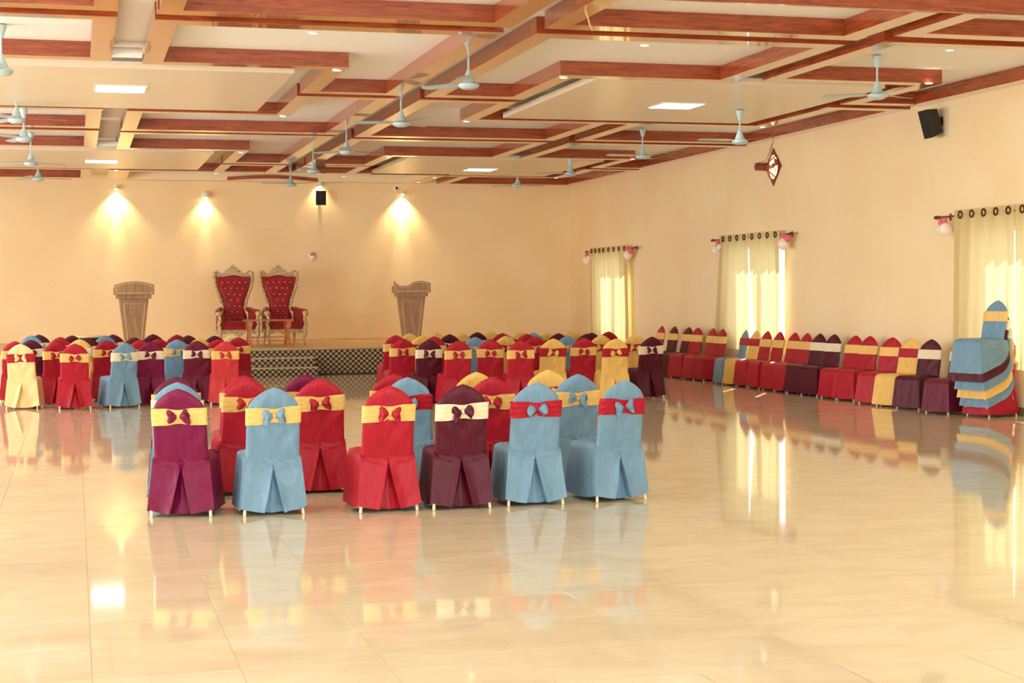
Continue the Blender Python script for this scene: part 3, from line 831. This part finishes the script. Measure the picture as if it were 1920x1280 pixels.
def throne(label, loc, rotz):
    t = thing('throne_chair', label, 'throne', loc, rotz)
    topz = lambda x: 1.53 + .055 * max(0, cos(pi * x / .56)) ** 1.2
    bts = [(x, z) for z, xs in BUT for x in xs]
    yb = lambda z: .30 + .10 * (z - .5)

    def back(u, v):
        z = .46 + v * (1.535 - .46)
        x = (u * 2 - 1) * lerp_tab(HWT, z)
        z = .46 + v * (topz(x) - .46)
        e_ = (1 - abs(u * 2 - 1) ** 6) ** .5 * (1 - v ** 10) ** .5
        d = .085 * e_
        for bx, bz in bts:
            d -= .022 * exp(-((x - bx) ** 2 + (z - bz) ** 2) / .0012)
        return (x, yb(z) - d, z)
    MB().grid(back, 49, 64).build('back_cushion', M['velvet'], t, 3)
    mb = MB()
    for bx, bz in bts:
        mb.ball((bx, yb(bz) - .072, bz), .013, 8)
    o = mb.build('crystal_buttons', M['button'], t, 3)
    o['kind'] = 'stuff'
    # carved frame: rim along both sides, then the crest
    mb = MB()
    for s in (-1, 1):
        pts, rs = [], []
        for k in range(26):
            z = .80 + k / 25 * .76
            pts.append((s * (lerp_tab(HWT, z) + .035 + .008 * sin(z * 60)), yb(z) - .02, z))
            rs.append(.03 + .018 * (k / 25) + .005 * sin(k * 2.1))
        mb.tube(pts, rs, 10)
        mb.ball((s * .29, yb(.8) - .03, .79), .045, 12)
        for k in range(12):
            z = .95 + k * .052
            mb.ball((s * (lerp_tab(HWT, z) + .05), yb(z) - .045, z), .02 + .006 * (k % 2), 8)
        mb.ball((s * .415, yb(1.6) - .03, 1.6), .055, 12)
        mb.ball((s * .37, yb(1.64) - .03, 1.635), .04, 12)
        mb.ball((s * .43, yb(1.5) - .03, 1.5), .045, 12)
    sil = [(-.45, 1.46), (-.455, 1.56), (-.42, 1.63), (-.37, 1.66), (-.31, 1.645), (-.27, 1.61), (-.22, 1.61), (-.18, 1.66), (-.13, 1.69), (-.10, 1.73), (-.055, 1.745), (-.035, 1.785), (0, 1.805)]
    sil = sil + [(-x, z) for x, z in reversed(sil[:-1])]
    low = [(x, topz(x) - .02) for x in [.40 - k * .8 / 16 for k in range(17)]]
    mb.prism([(x, z) for x, z in (sil + low)][::-1], yb(1.6) - .045, yb(1.6) + .03)
    for k in range(60):
        x = rndt.uniform(-.42, .42)
        zt = lerp_tab([(a_, b_) for a_, b_ in sil], x)
        z = rndt.uniform(topz(x) + .01, max(topz(x) + .02, zt - .015))
        mb.ball((x, yb(1.6) - .045, z), rndt.uniform(.012, .024), 7, (1.4, .8, .8))
    mb.build('carved_frame', M['silver'], t, 1.0)
    # back board behind the cushion
    MB().prism([(x, z) for x, z in [(-lerp_tab(HWT, z), z) for z in (.46, .62, .84, 1.0, 1.12, 1.3, 1.45, 1.53)] + [(lerp_tab(HWT, z), z) for z in (1.53, 1.45, 1.3, 1.12, 1.0, .84, .62, .46)]][::-1], .325, .36).build('back_board', M['velvet'], t)
    # seat
    MB().grid(lambda u, v: ((u * 2 - 1) * .33, -.36 + .66 * v, .43 + .10 * (1 - abs(u * 2 - 1) ** 8) ** .5 * (1 - abs(v * 2 - 1) ** 8) ** .5), 24, 24).box((-.33, -.355, .33), (.33, .3, .435)).build('seat_cushion', M['velvet'], t, .9)
    # apron with wavy lower edge
    lo = [(x, .26 - .045 * cos(pi * x / .36 * 2) - .03 * cos(pi * x / .4)) for x in [-.40 + k * .8 / 24 for k in range(25)]]
    mb = MB().prism([(-.4, .345), (.4, .345)][::-1] + lo if False else lo + [(.4, .345), (-.4, .345)], -.39, -.35)
    for k in range(40):
        x = rndt.uniform(-.37, .37)
        mb.ball((x, -.392, rndt.uniform(.26, .33)), .014, 7, (1.5, .6, .8))
    for s in (-1, 1):
        mb.box((s * .4 - .02, -.35, .27), (s * .4 + .02, .33, .345))
    mb.build('apron', M['silver'], t, 1.0)
    for s in (-1, 1):
        # padded arm
        mb = MB().tube([(s * .30, .30, .80), (s * .34, .2, .775), (s * .40, .0, .74), (s * .425, -.2, .73), (s * .43, -.34, .725)], [.05, .065, .072, .072, .07], 14)
        mb.box((s * .36 - .05, -.34, .34), (s * .36 + .05, .3, .72))
        mb.build('arm_pad', M['velvet'], t, .9)
        mb = MB().lathe([(.01, -.045), (.05, -.04), (.068, -.02), (.068, .03)], 18, (s * .435, -.36, .70), 'y')
        mb.tube([(s * .43, -.37, .66), (s * .405, -.38, .58), (s * .42, -.385, .52), (s * .44, -.39, .46), (s * .42, -.385, .40), (s * .41, -.37, .33)], [.04, .034, .042, .032, .044, .05], 10)
        mb.ball((s * .455, -.39, .47), .03, 8); mb.ball((s * .44, -.395, .55), .028, 8)
        mb.build('arm_scroll', M['silver'], t, .9)
        mb = MB().tube([(s * .40, -.36, .34), (s * .425, -.39, .27), (s * .41, -.385, .18), (s * .39, -.37, .09), (s * .40, -.39, .03), (s * .405, -.42, .022)], [.055, .052, .036, .026, .03, .022], 10)
        mb.ball((s * .43, -.41, .25), .026, 8)
        mb.build('leg', M['silver'], t, .9)
        MB().tube([(s * .33, .29, .34), (s * .34, .33, .15), (s * .35, .38, .012)], [.034, .028, .022], 8).build('leg', M['silver'], t, .9)
    return t


def onz_px(px, py, z, dz=0):
    return onlevel(px, py, z)


p = onlevel(443, 643.5, SZ)
YT = 36.0
throne('red velvet throne with carved gilt frame, left of the pair on stage', (onback(443, 600, YT).x, YT, SZ), radians(3))
throne('red velvet throne with carved gilt frame, right of the pair on stage', (onback(530, 600, YT).x, YT, SZ), radians(6))

# low table in front of the thrones
yt = 35.0
xa, xb = onback(457, 600, yt).x, onback(548, 600, yt).x
t = thing('coffee_table', 'low orange-brown wooden table in front of the two thrones', 'table', ((xa + xb) / 2, yt, SZ), 0)
hw = (xb - xa) / 2
MB().bbox((-hw, -.28, .545), (hw, .28, .58), .006).build('tabletop', M['table'], t)
wav = lambda s: [(s * (.04 + .018 * cos(z / .545 * 2 * pi)), z) for z in [k * .545 / 14 for k in range(15)]]
for sx_ in (-1, 1):
    for y in (-.22, .2):
        mb = MB().prism(wav(1) + wav(-1)[::-1], -.02, .02)
        # turn the waved board across the end of the table
        mb.v = [(x + sx_ * (hw - .11), y + yy, z) for x, yy, z in mb.v]
        mb.build('leg', M['table'], t, .8)
MB().box((-hw + .1, -.19, .175), (hw - .1, .17, .2)).build('lower_shelf', M['table'], t)

# lecterns
def lectern(label, px, y, rotz, wave):
    x = onback(px, 600, y).x
    t = thing('lectern', label, 'lectern', (x, y, SZ), rotz)

    def frus(mb, w0, w1, d0, d1, z0, z1, yo=0):
        return mb.add([(-w0, -d0 + yo, z0), (w0, -d0 + yo, z0), (w0, d0 + yo, z0), (-w0, d0 + yo, z0), (-w1, -d1 + yo, z1), (w1, -d1 + yo, z1), (w1, d1 + yo, z1), (-w1, d1 + yo, z1)],
                      [(0, 3, 2, 1), (4, 5, 6, 7), (0, 1, 5, 4), (1, 2, 6, 5), (2, 3, 7, 6), (3, 0, 4, 7)])
    frus(MB(), .185, .30, .17, .22, .03, 1.055).build('body', M['lect'], t)
    MB().bbox((-.235, -.22, 0), (.235, .22, .03), .005).build('base', M['lect'], t)
    MB().bbox((-.355, -.27, 1.055), (.355, .27, 1.14), .004).build('collar', M['lect'], t)
    MB().bbox((-.405, -.27, 1.14), (.405, .29, 1.29), .004).build('top_box', M['lect'], t)
    K = 20
    if wave:
        top = [(-.41 + .82 * k / K, 1.35 + .065 * sin(-pi * .35 + (k / K) * pi * 1.75 + pi) + (.035 if k == 0 else 0)) for k in range(K + 1)]
        top = [(-.41 + .82 * k / K, 1.335 - .05 * sin(pi * min(1, (k / K) / .5)) * (1 if k / K < .5 else 0) + .065 * sin(pi * max(0, (k / K - .42) / .62)) + .075 * max(0, 1 - k / K * 6)) for k in range(K + 1)]
    else:
        top = [(-.41 + .82 * k / K, 1.345 + .075 * (1 - (2 * k / K - 1) ** 2)) for k in range(K + 1)]
    MB().prism([(-.41, 1.14), (.41, 1.14)] + top[::-1], -.31, -.27).build('front_board', M['lect'], t)
    mb = MB()
    ins = [(x_ * .91, z_ - .03) for x_, z_ in top]
    path = [(-.37, -.313, 1.172), (.37, -.313, 1.172)] + [(x_, -.313, z_) for x_, z_ in ins[::-1]] + [(-.37, -.313, 1.172)]
    mb.tube(path, .006, 4)
    fy = lambda z: -.17 - .05 * (z - .03) / 1.025 - .003
    mb.tube([(-.225, fy(.95), .95), (.225, fy(.95), .95), (.14, fy(.16), .16), (-.14, fy(.16), .16), (-.225, fy(.95), .95)], .006, 4)
    mb.build('inlay', M['inlay'], t)


lectern('brown wooden lectern with arched top on the left of the stage', 251, 34.9, radians(2), False)
lectern('brown wooden lectern with wavy top on the right of the stage', 771, 34.9, radians(-6), True)
# small table half hidden behind the left chairs
p = onlevel(169, 629, 1.0)
t = thing('side_table', 'dark side table with pale oval top behind the left chairs', 'table', (onback(169, 630, 32.2).x, 32.2, 0))
MB().lathe([(.24, .87), (.26, .88), (.26, .9), (.24, .91)], 28).build('tabletop', M['inlay'], t, .8)
MB().lathe([(.2, .78), (.2, .87)], 24).build('apron', M['black'], t, .8)
for k in range(4):
    a_ = pi / 4 + k * pi / 2
    MB().tube([(cos(a_) * .17, sin(a_) * .17, .8), (cos(a_) * .21, sin(a_) * .21, 0)], .02, 8).build('leg', M['black'], t, .8)

# ------------------------------------------------------------------ covered banquet chairs
# local frame: the sitter faces +Y, the backrest stands at -Y
BW, BT = .208, .026


def top_u(u):
    a_ = abs(u)
    z = .974 - .104 * (a_ / .88) ** 1.75 + .006 * exp(-(a_ / .1) ** 2)
    if a_ > .8:
        z -= .075 * (1 - sqrt(max(0, 1 - ((a_ - .8) / .2) ** 2)))
    return z


def yc(z):
    return -.195 - .115 * ((z - .40) / .57)


def edge(u, v):
    return max(0, 1 - abs(u) ** 10) ** .5 * max(0, 1 - max(0, v) ** 14) ** .5


def backrest_mesh(seed):
    mb = MB()
    nz = lambda x, z, k: noise.noise(Vector((x * k + seed * 7.3, z * k * .6, seed)))
    for s in (-1, 1):
        def fn(u_, v):
            u = sin((u_ - .5) * pi)
            u = .5 * u + .5 * (u_ * 2 - 1)
            zt = top_u(u)
            z = .385 + v * (zt - .385)
            x = u * BW * (1 - .03 * v)
            e_ = edge(u, v)
            y = yc(z) + s * BT * e_
            # gathers under the arch and drag lines below the sash
            y += s * e_ * (.005 * nz(x, z, 9) + .0035 * sin(x * 46 + seed * 2 + 4 * z) * max(0, (z - .82) / .15))
            y += s * e_ * .006 * sin((abs(x) * 34 - z * 26) + seed) * exp(-((z - .62) / .09) ** 2)
            return (x, y, z)
        k0 = len(mb.f)
        mb.grid(fn, 29, 24)
        if s > 0:
            mb.f[k0:] = [tuple(reversed(f)) for f in mb.f[k0:]]
    return mb.mesh('backrest', CLOTH['red'], 3)


def skirt_mesh(seed, swag=False):
    ts = [-1, -.92, -.8, -.68, -.56, -.44, -.34, -.28, -.252, -.248, -.2, -.12, -.05, 0, .05, .12, .2, .248, .252, .28, .34, .44, .56, .68, .8, .92, 1]
    ZT, NV = .452, 18
    cols = [('r', t) for t in ts] + [('s', 1, k / 11) for k in range(1, 11)] + [('f', 1 - 2 * k / 14) for k in range(15)] + [('s', -1, 1 - k / 11) for k in range(1, 11)]
    n_ = len(cols)
    apex = random.Random(seed).uniform(.15, .22)
    asym = random.Random(seed + 5).uniform(-.12, .12)
    verts = []
    for j in range(NV + 1):
        v = j / NV
        for c in cols:
            if swag:
                if c[0] == 'r':
                    hem = .33
                elif c[0] == 's':
                    s_ = 1 - c[2]            # 0 at the rear, 1 at the front
                    f_ = c[2]
                    hem = .33 - .31 * f_ ** .62
                else:
                    hem = .02
            elif c[0] == 'r':
                hem = .02 + .04 * abs(c[1]) ** 1.6
            elif c[0] == 's':
                hem = .046 - .012 * sin(pi * c[2])
            else:
                hem = .026 + .008 * abs(c[1])
            hem += .006 * noise.noise(Vector((n_ * .1 + cols.index(c) * .35, seed, 1)))
            z = ZT + (hem - ZT) * v
            fl = .042 * (ZT - z) / .42
            rnd_ = .022 * max(0, 1 - v / .08) ** 2     # rolled upper edge
            if c[0] == 'r':
                t = c[1]
                if swag:
                    u, d = t, 0
                else:
                    wv = .012 + (.30 + asym * .3) * max(0, v - apex) / (1 - apex)
                    if abs(t) < .25:
                        u = t / .25 * wv
                        d = .055 * min(1, max(0, v - apex) * 4)
                        d *= 1 - .35 * (1 - abs(t) / .25)
                    else:
                        u = (1 if t > 0 else -1) * (wv + (abs(t) - .25) / .75 * (1 - wv))
                        d = -.020 * exp(-((abs(u) - wv) / .12) ** 2) * min(1, max(0, v - apex) * 4)
                    f_ = v - apex * (1 - abs(u) ** 1.2 * .85)
                    d -= .020 * exp(-(f_ / .03) ** 2) - .014 * exp(-((f_ + .055) / .03) ** 2) + .010 * exp(-((f_ + .11) / .025) ** 2)
                    d -= .010 * noise.noise(Vector((u * 2.3 + seed * 3.1, v * 3.4, seed))) * v
                    d -= .012 * sin((v - .1) * 9 + abs(u) * 4 + seed) * v * (1 - abs(u)) * .5
                x = u * (.214 + fl)
                y = -(.222 + fl * 1.1) + d + rnd_
            elif c[0] == 's':
                f_ = c[2]
                fold = .010 * noise.noise(Vector((f_ * 5 + seed, v * 2.2, c[1] * 4 + seed))) * v
                if swag:
                    fold = abs(fold) + .024 * (.5 + .5 * sin(v * 16 - f_ * 5)) * sin(pi * f_) + .02 * sin(pi * f_) * v
                x = c[1] * (.214 + fl + fold - rnd_)
                y = -(.222 + fl * 1.1) + f_ * (.444 + fl * 1.9)
            else:
                u = c[1]
                fold = .008 * noise.noise(Vector((u * 3 + seed, v * 2, seed + 8))) * v + .006 * sin(u * 11 + seed) * v * abs(u)
                x = u * (.214 + fl)
                y = .222 + fl * .8 + fold - rnd_
            verts.append((x, y, z))
    mb = MB()
    mb.v = verts
    for j in range(NV):
        for i in range(n_):
            i2 = (i + 1) % n_
            mb.f.append((j * n_ + i, j * n_ + i2, (j + 1) * n_ + i2, (j + 1) * n_ + i))
    # seat top, slightly crowned
    base = len(mb.v)
    prev = list(range(n_))
    for k, (sc_, dz) in enumerate(((.93, .012), (.75, .022), (.4, .026))):
        ring = []
        for i in range(n_):
            x, y, z = verts[i]
            mb.v.append((x * sc_, y * sc_, ZT + dz + .004 * noise.noise(Vector((x * 9, y * 9, seed)))))
            ring.append(len(mb.v) - 1)
        for i in range(n_):
            i2 = (i + 1) % n_
            mb.f.append((prev[i2], prev[i], ring[i], ring[i2]))
        prev = ring
    mb.f.append(tuple(prev[::-1]))
    me = mb.mesh('seat_cover', CLOTH['red'], 3)
    me.set_sharp_from_angle(angle=1.25)
    return me


def sash_mesh(seed):
    zc_ = .765

    def fn(a_, v):
        # once round the backrest
        t = a_ * 2
        rear = t < 1
        q = t if rear else t - 1
        u = sin((q - .5) * pi)
        if not rear:
            u = -u
        s = -1 if rear else 1
        hh = .066 - (.014 * exp(-(u / .3) ** 2) if rear else 0)
        z = zc_ + (v - .5) * 2 * hh + (.006 * u * sin(seed * 1.7) if rear else 0)
        x = u * (BW * .985 + .006)
        y = yc(z) + s * (BT * max(0, 1 - abs(u) ** 10) ** .5 + .007)
        if rear:
            y -= .0065 * sin((v - .5) * 22 / (.35 + abs(u)) + seed) * (1 - .5 * abs(u))
        return (x, y, z)
    return MB().grid(fn, 60, 10, True).mesh('sash', SASH['yellow'], 3)


def bow_mesh(seed):
    mb = MB()
    r_ = random.Random(seed)
    for s in (-1, 1):
        tilt = r_.uniform(-.35, .35)
        p1, p2 = r_.uniform(0, 6), r_.uniform(.85, 1.15)

        def fn(ph, r):
            a_ = ph * 2 * pi
            h = (.010 + .044 * sin(min(1, r * 1.02) * pi * .58)) * p2
            d = .008 + .018 * sin(min(1, r) * pi * .75)
            if r > .97:
                h *= .72; d *= .5
            k_ = 1 + .34 * cos(5 * a_ + p1) * r
            x = .012 + .064 * r - (.012 * cos(a_ * 2 + p1) * r if r > .5 else 0)
            z = sin(a_) * h * k_ + x * tilt * .5
            return (s * x, -cos(a_) * d * k_ - .006, z)
        k0 = len(mb.f)
        mb.grid(fn, 20, 9, True)
        nb = len(mb.v)
        mb.f.append(tuple(range(nb - 20, nb)))
        if s < 0:
            mb.f[k0:] = [tuple(reversed(f)) for f in mb.f[k0:]]
    return mb.mesh('bow', BOWM['red'], 1.0)


NVAR = 4
BR = [backrest_mesh(k + 1) for k in range(NVAR)]
SK = [skirt_mesh(k + 1) for k in range(NVAR)]
SKW = [skirt_mesh(k + 21, True) for k in range(2)]
SA = [sash_mesh(k + 1) for k in range(NVAR)]
BO = [bow_mesh(k + 1) for k in range(NVAR)]
KN = MB().ball((0, -.012, 0), .013, 10, (1, .7, 1.3)).mesh('knot', SASH['yellow'], 3)
LEGF = MB().tube([(0, 0, .40), (0, .012, .0)], .0125, 8).mesh('leg', M['leg'], .8)
LEGR = [MB().tube([(-s_ * .045, .06, .40), (0, -.03, .0)], .0125, 8).mesh('leg', M['leg'], .8) for s_ in (-1, 1)]
crnd = random.Random(11)


def chair(label, loc, rotz, cover, sash, bow=None, group=None, swag=0):
    t = thing('banquet_chair', label, 'chair', loc, rotz, group)
    k = crnd.randrange(NVAR)
    inst('backrest', BR[k], t, material=CLOTH[cover])
    c_ = inst('seat_cover', (SKW[0] if swag else SK[crnd.randrange(NVAR)]), t, material=CLOTH[cover])
    if swag:
        c_.scale = (1 + .03 * swag, 1 + .012 * swag, 1)
    s = inst('sash', SA[crnd.randrange(NVAR)], t, material=SASH[sash])
    yb_ = yc(.765) - BT - .008
    inst('bow', BO[crnd.randrange(NVAR)], s, (0, yb_, .765), (0, crnd.uniform(-.2, .2), 0), BOWM[bow or cover])
    inst('knot', KN, s, (0, yb_, .765), material=SASH[sash])
    for sx_ in (-1, 1):
        inst('leg', LEGF, t, (sx_ * .2, .195, 0))
        inst('leg', LEGR[(sx_ + 1) // 2], t, (sx_ * .225, -.222, 0))
    return t


ORD = ['leftmost', 'second from left', 'third from left', 'fourth from left', 'fifth from left', 'sixth from left', 'seventh from left', 'eighth from left', 'ninth from left', 'tenth from left', 'eleventh from left', 'twelfth from left', 'thirteenth from left', 'fourteenth from left', 'fifteenth from left', 'sixteenth from left', 'seventeenth from left', 'eighteenth from left', 'nineteenth from left', 'twentieth from left', 'twenty-first from left']


SPEC = []


def row(name, group, items, snap=None):
    """items: (mode, px, py, cover, sash, turn in degrees, bow)"""
    for k, it in enumerate(items):
        mode, px, py, cover, sash, turn = it[:6]
        bow = it[6] if len(it) > 6 else None
        th = radians(turn)
        off = .222 if mode == 'b' else .305
        p = onlevel(px, py, 0 if mode == 'b' else .974)
        x, y = p.x, p.y
        if snap and mode == 't':
            lo_, hi_ = snap
            y2 = min(max(y, lo_), hi_)
            p = onback(px, py, y2)
            x, y = p.x, y2
        x += -sin(th) * off
        y += cos(th) * off
        hidden = 'farthest' in name or 'third' in name or ('second' in name and 'near' not in name and cover == 'yellow')
        rank = ORD[k] if k < len(items) - 1 or k < 2 else 'rightmost'
        if hidden:
            lab = '%s covered chair, mostly hidden, %s in %s' % (cover, rank, name)
        else:
            lab = '%s covered chair, %s sash, %s in %s' % (cover, sash, rank, name)
        SPEC.append([lab, x, y, th, cover, sash, bow, group])


row('the nearest row', 'covered chairs in the near block', [
    ('b', 341, 968, 'magenta', 'yellow', -14), ('b', 513, 965, 'blue', 'yellow', 2), ('b', 728, 958.5, 'red', 'yellow', 3), ('b', 865, 953.5, 'maroon', 'cream', -1), ('b', 1003, 946.5, 'blue', 'red', 0), ('b', 1162, 938, 'blue', 'red', 11)])
row('the second row of the near block', 'covered chairs in the near block', [
    ('t', 332, 717.5, 'blue', 'cream', -6), ('t', 463, 709.5, 'red', 'yellow', 4), ('t', 600, 709.5, 'red', 'yellow', -4), ('t', 764, 708, 'blue', 'red', -12), ('t', 922, 710, 'red', 'yellow', 2), ('t', 1083, 702, 'blue', 'yellow', 1)], (12.95, 13.4))
row('the third row of the near block', 'covered chairs in the near block', [
    ('t', 330, 707, 'wine', 'yellow', -4), ('t', 458, 705, 'red', 'yellow', 3), ('t', 573, 702.5, 'magenta', 'yellow', 2), ('t', 738, 703, 'red', 'yellow', -6), ('t', 893, 698, 'yellow', 'red', 2), ('t', 1027, 694, 'yellow', 'red', -3)], (13.75, 14.3))
row('the front row of the left block', 'covered chairs in the left block', [
    ('b', 42, 767, 'pale yellow', 'red', -8), ('b', 141, 767, 'red', 'yellow', 4), ('b', 233, 764, 'blue', 'cream', 18), ('b', 283, 758.5, 'magenta', 'cream', 0), ('b', 370, 757, 'wine', 'cream', -3), ('b', 423.5, 757.5, 'coral red', 'yellow', -2)])
row('the second row of the left block', 'covered chairs in the left block', [
    ('t', 28, 640, 'red', 'yellow', 0), ('t', 58, 637, 'maroon', 'cream', -4), ('t', 106, 641, 'crimson', 'yellow', 2), ('t', 149, 636, 'yellow', 'cream', -6), ('t', 200, 638, 'crimson', 'yellow', 4), ('t', 262, 637, 'red', 'yellow', 0), ('t', 297, 635, 'crimson', 'yellow', -3), ('t', 332, 636.5, 'blue', 'yellow', -4), ('t', 374, 634.5, 'yellow', 'cream', 2), ('t', 409, 635.5, 'red', 'yellow', 0), ('t', 446, 632.5, 'crimson', 'yellow', -6)], (25.7, 27.0))
row('the farthest row of the left block', 'covered chairs in the left block', [
    ('t', 59, 628.5, 'blue', 'cream', 0), ('t', 73, 628, 'maroon', 'cream', -5), ('t', 113, 632, 'red', 'yellow', 3), ('t', 135, 629, 'maroon', 'cream', 0), ('t', 165, 633, 'maroon', 'cream', 0), ('t', 197, 628.5, 'blue', 'yellow', 4), ('t', 212, 627.5, 'maroon', 'cream', -4), ('t', 252, 633, 'maroon', 'cream', 0), ('t', 287, 627.5, 'maroon', 'cream', 0), ('t', 332, 628.5, 'crimson', 'yellow', 0), ('t', 353, 628.5, 'maroon', 'cream', 2), ('t', 402, 628, 'maroon', 'cream', 0), ('t', 437, 627, 'pale yellow', 'red', 0)], (27.2, 31.5))
row('the front row of the right block', 'covered chairs in the right block', [
    ('t', 755.5, 631.5, 'red', 'yellow', 0), ('t', 805, 637.5, 'maroon', 'cream', -3), ('t', 860, 638.5, 'red', 'yellow', 0), ('t', 920, 637, 'red', 'yellow', -8), ('t', 977, 637.5, 'red', 'yellow', -6), ('t', 1037.5, 635, 'yellow', 'red', -6), ('t', 1095, 633.5, 'red', 'yellow', -4), ('t', 1155, 635.5, 'yellow', 'red', -6), ('b', 1219, 746.5, 'maroon', 'cream', 4)], (22.9, 24.6))
row('the second row of the right block', 'covered chairs in the right block', [
    ('t', 742, 625.5, 'red', 'yellow', 0), ('t', 791, 627, 'yellow', 'red', 3), ('t', 814, 630, 'red', 'yellow', -3), ('t', 891, 632, 'blue', 'yellow', 0), ('t', 948, 630, 'yellow', 'red', 2), ('t', 1003, 633.5, 'red', 'yellow', -2), ('t', 1064, 631.5, 'blue', 'yellow', 0), ('t', 1128, 628, 'yellow', 'red', 0), ('t', 1191, 628.5, 'yellow', 'red', -2)], (24.8, 26.3))
row('the farthest row of the right block', 'covered chairs in the right block', [
    ('t', 768, 625, 'yellow', 'red', 0), ('t', 818, 624, 'yellow', 'red', 0), ('t', 843, 625.5, 'maroon', 'cream', 0), ('t', 866, 624.5, 'yellow', 'red', 4), ('t', 895, 624, 'maroon', 'cream', 0), ('t', 920, 621.5, 'yellow', 'red', 0), ('t', 942, 625, 'crimson', 'yellow', -4), ('t', 976, 623, 'yellow', 'red', 0), ('t', 988, 627.5, 'red', 'yellow', 0), ('t', 1000, 624.5, 'blue', 'yellow', 0), ('t', 1023, 622.5, 'yellow', 'red', 0), ('t', 1047, 626.5, 'maroon', 'cream', 0), ('t', 1069, 620.5, 'yellow', 'red', 0), ('t', 1078, 627.5, 'yellow', 'red', 3), ('t', 1100, 623.5, 'maroon', 'cream', 0), ('t', 1109, 625, 'maroon', 'cream', 0), ('t', 1141, 627.5, 'crimson', 'yellow', 0)], (26.8, 31.8))

# keep neighbouring chairs clear of each other: slide them along their line of sight
for _ in range(200):
    for i in range(len(SPEC)):
        for j in range(i):
            a_, b_ = SPEC[i], SPEC[j]
            dx, dy = a_[1] - b_[1], a_[2] - b_[2]
            if abs(dx) < .47 and abs(dy) < .57:
                if dy < 0:
                    a_, b_ = b_, a_
                k_ = min(.05, (.575 - abs(dy)) * .5)
                for q, s_ in ((a_, 1), (b_, -1)):
                    if q[2] < 12.5 and s_ < 0:
                        continue
                    y2 = min(32.1, q[2] + s_ * k_)
                    q[1] *= y2 / q[2]
                    q[2] = y2
for lab, x, y, th, cover, sash, bow, group in SPEC:
    chair(lab, (x, y, 0), th, cover, sash, bow, group)

# chairs with their backs to the right wall
WALLROW = [(1244, 'red', 'yellow', 92), (1268, 'maroon', 'yellow', 95), (1296, 'maroon', 'yellow', 98), (1310, 'red', 'yellow', 102), (1343, 'red', 'yellow', 92), (1355, 'crimson', 'yellow', 95),
           (1403, 'blue', 'red', 84), (1426, 'yellow', 'red', 92), (1437, 'red', 'yellow', 92), (1466, 'red', 'yellow', 92), (1495, 'red', 'yellow', 94), (1516, 'red', 'yellow', 93), (1541, 'maroon', 'cream', 100), (1568, 'maroon', 'cream', 102),
           (1611.5, 'red', 'yellow', 102), (1631, 'red', 'yellow', 104), (1682.6, 'red', 'yellow', 112), (1719, 'yellow', 'red', 108), (1759, 'maroon', 'cream', 110), (1787, 'wine', 'cream', 106)]
ys = [onwall(q[0], 622, 11.86).y for q in WALLROW]
for _ in range(60):
    for i in range(len(ys) - 1):
        d = .47 - (ys[i] - ys[i + 1])
        if d > 0:
            ys[i] += d * .5; ys[i + 1] -= d * .5
ys[-1] = 19.45
for i in range(len(ys) - 2, -1, -1):
    ys[i] = max(ys[i], ys[i + 1] + .468)
for k, ((px, cover, sash, turn), y) in enumerate(zip(WALLROW, ys)):
    th = radians(turn)
    back = Vector((11.83 if turn < 105 else 11.78, y))
    where = ORD[k] if k < len(WALLROW) - 1 else 'next to the chair stack'
    chair('%s covered chair with %s sash, %s along the right wall' % (cover, sash, where), (back.x - sin(th) * .305, back.y + cos(th) * .305, 0), th, cover, sash, group='covered chairs along the right wall')

# the stack by the nearest window
th = radians(102)
fwd = Vector((-sin(th), cos(th)))
for k, (cover, sash, lab) in enumerate((('red', 'yellow', 'red covered chair at the bottom of the stack by the window'), ('blue', 'red', 'blue covered chair with red sash, second from bottom of the stack'), ('yellow', 'red', 'yellow covered chair in the middle of the stack, third from bottom'), ('blue', 'cream', 'blue covered chair with cream sash, fourth from bottom of the stack'), ('maroon', 'cream', 'maroon covered chair, second from top of the stack'), ('blue', 'yellow', 'blue covered chair with yellow sash on top of the stack'))):
    q = Vector((11.73, 18.72)) + fwd * .034 * k
    chair(lab, (q.x, q.y, .112 * k), th, cover, sash, group='chairs stacked by the window', swag=k)
